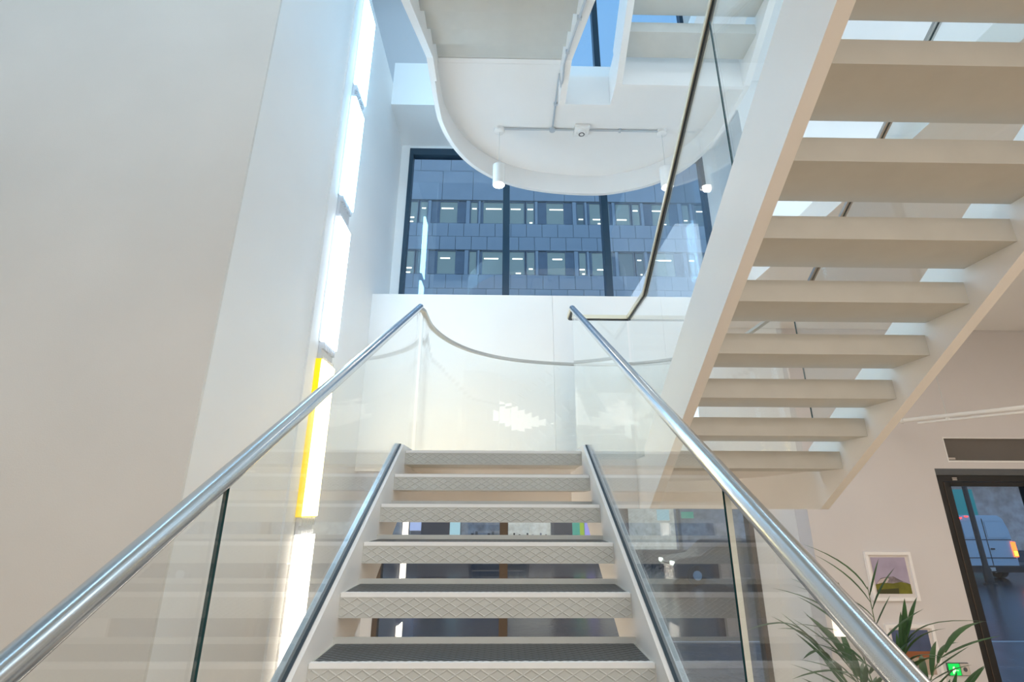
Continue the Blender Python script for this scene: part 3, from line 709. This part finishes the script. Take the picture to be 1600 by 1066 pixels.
for i in range(9): sbx('display', -1.9 + i * .2, -1.78 + i * .2, .5, 1.0 + .35 * ((i * 5) % 4) / 4, 'darkgrey' if i % 2 else 'navypanel', .3, .08)
sbx('teal_boarding', 19.5, 20.4, .3, 3.4, 'teal', -.35, .1); sbx('teal_boarding', 21.2, 23.2, .8, 3.3, 'teal', -.5, .1)

# vehicles
def wheel(parent, x, y, r=.33):
    w = obj('wheel', MB().tube([(x - .11, y, r), (x + .11, y, r)], r, 20), 'vandark', parent, smooth=True); obj('hub', MB().tube([(x - .115, y, r), (x + .115, y, r)], r * .5, 12), 'conduit', w)
vn = thing('van', 'pale blue white van with a lit tail light seen through the door', 'van', (18.25, 20.0, -.54))
prof = [(-1.0, .32), (-1.02, 1.0), (-.96, 1.75), (-.84, 2.15), (-.66, 2.26), (.66, 2.26), (.84, 2.15), (.96, 1.75), (1.02, 1.0), (1.0, .32)]
obj('body', MB().prism(prof, 0, 4.2, 'y'), 'vanpaint', vn, bevel=.03, smooth=True)
obj('bonnet', MB().prism([(4.19, .35), (5.2, .35), (5.25, .9), (4.9, 1.15), (4.19, 1.6)], -.96, .96), 'vanpaint', vn, bevel=.03)
obj('door_seam', bx(-.012, .012, -.012, .002, .5, 2.15), 'vandark', vn)
for z in (.75, 1.38): obj('body_crease', bx(-.93, .93, -.014, .004, z, z + .03), 'carpaint', vn)
for s in (-1, 1): obj('rear_panel', bx(-.82 if s < 0 else .06, -.06 if s < 0 else .82, -.012, .003, 1.45, 2.05), 'vanpaint', vn, bevel=.008)
obj('door_handle', bx(.05, .19, -.04, -.013, 1.05, 1.10), 'vandark', vn)
obj('rear_bumper', bx(-1.0, 1.0, -.12, .05, .28, .50), 'vandark', vn, bevel=.02)
for s in (-1, 1):
    t = obj('tail_light', bx(s * .95 - .075, s * .95 + .075, -.035, .04, .80, 1.32), 'tail' if s > 0 else 'carpaint', vn)
    if s > 0: obj('indicator', bx(s * .95 - .06, s * .95 + .06, -.045, -.0355, .84, 1.0), 'amber', t)
obj('brake_lamp', bx(-.62, -.50, -.03, .0, 2.2, 2.24), 'redlamp', vn); obj('brake_lamp', bx(-.86, -.76, -.03, .05, 2.14, 2.19), 'redlamp', vn)
obj('number_plate', bx(-.52, -.08, -.135, -.121, .33, .45), 'label', vn)
for x in (-.85, .85):
    for y in (.8, 4.4): wheel(vn, x, y)
def car(loc, lab, paint, rz=0):
    c = thing('car', lab, 'car', loc, (0, 0, rz))
    obj('body', MB().prism([(-2.1, .25), (2.1, .25), (2.15, .62), (1.9, .82), (1.1, .92), (.55, 1.38), (-1.0, 1.42), (-1.75, .98), (-2.12, .86)], -.86, .86), paint, c, bevel=.05, smooth=True)
    for s in (-1, 1): obj('side_window', MB().prism([(-1.4, .98), (.95, .96), (.48, 1.30), (-.95, 1.34)], s * .865 - .01, s * .865 + .01), 'vandark', c)
    for y in (-1.35, 1.35):
        for x in (-.8, .8): wheel(c, x, y, .31)
    for s in (-1, 1): obj('tail_light', bx(s * .7 - .12, s * .7 + .12, -2.16, -2.08, .68, .82), 'redlamp', c)
    for s in (-1, 1): obj('headlight', bx(s * .66 - .14, s * .66 + .14, 2.06, 2.14, .62, .74), 'bar', c)
car((23.6, 18.0, -.54), 'dark car to the right of the van outside the door', 'carpaint')
car((8.0, 19.5, -.54), 'dark car behind the glass right of the near stair', 'carpaint', R(90))
# street pole
lp = thing('street_pole', 'dark street pole standing in front of the van outside the door', 'pole', (16.95, 18.9, -.54))
obj('shaft', MB().lathe([(0, 0), (.13, 0), (.13, .5), (.085, .62), (.07, 6.4), (0, 6.45)], seg=16), 'vandark', lp, smooth=True)
obj('base_plate', MB().lathe([(0, 0), (.2, 0), (.2, .05), (0, .05)], seg=16), 'vandark', lp)
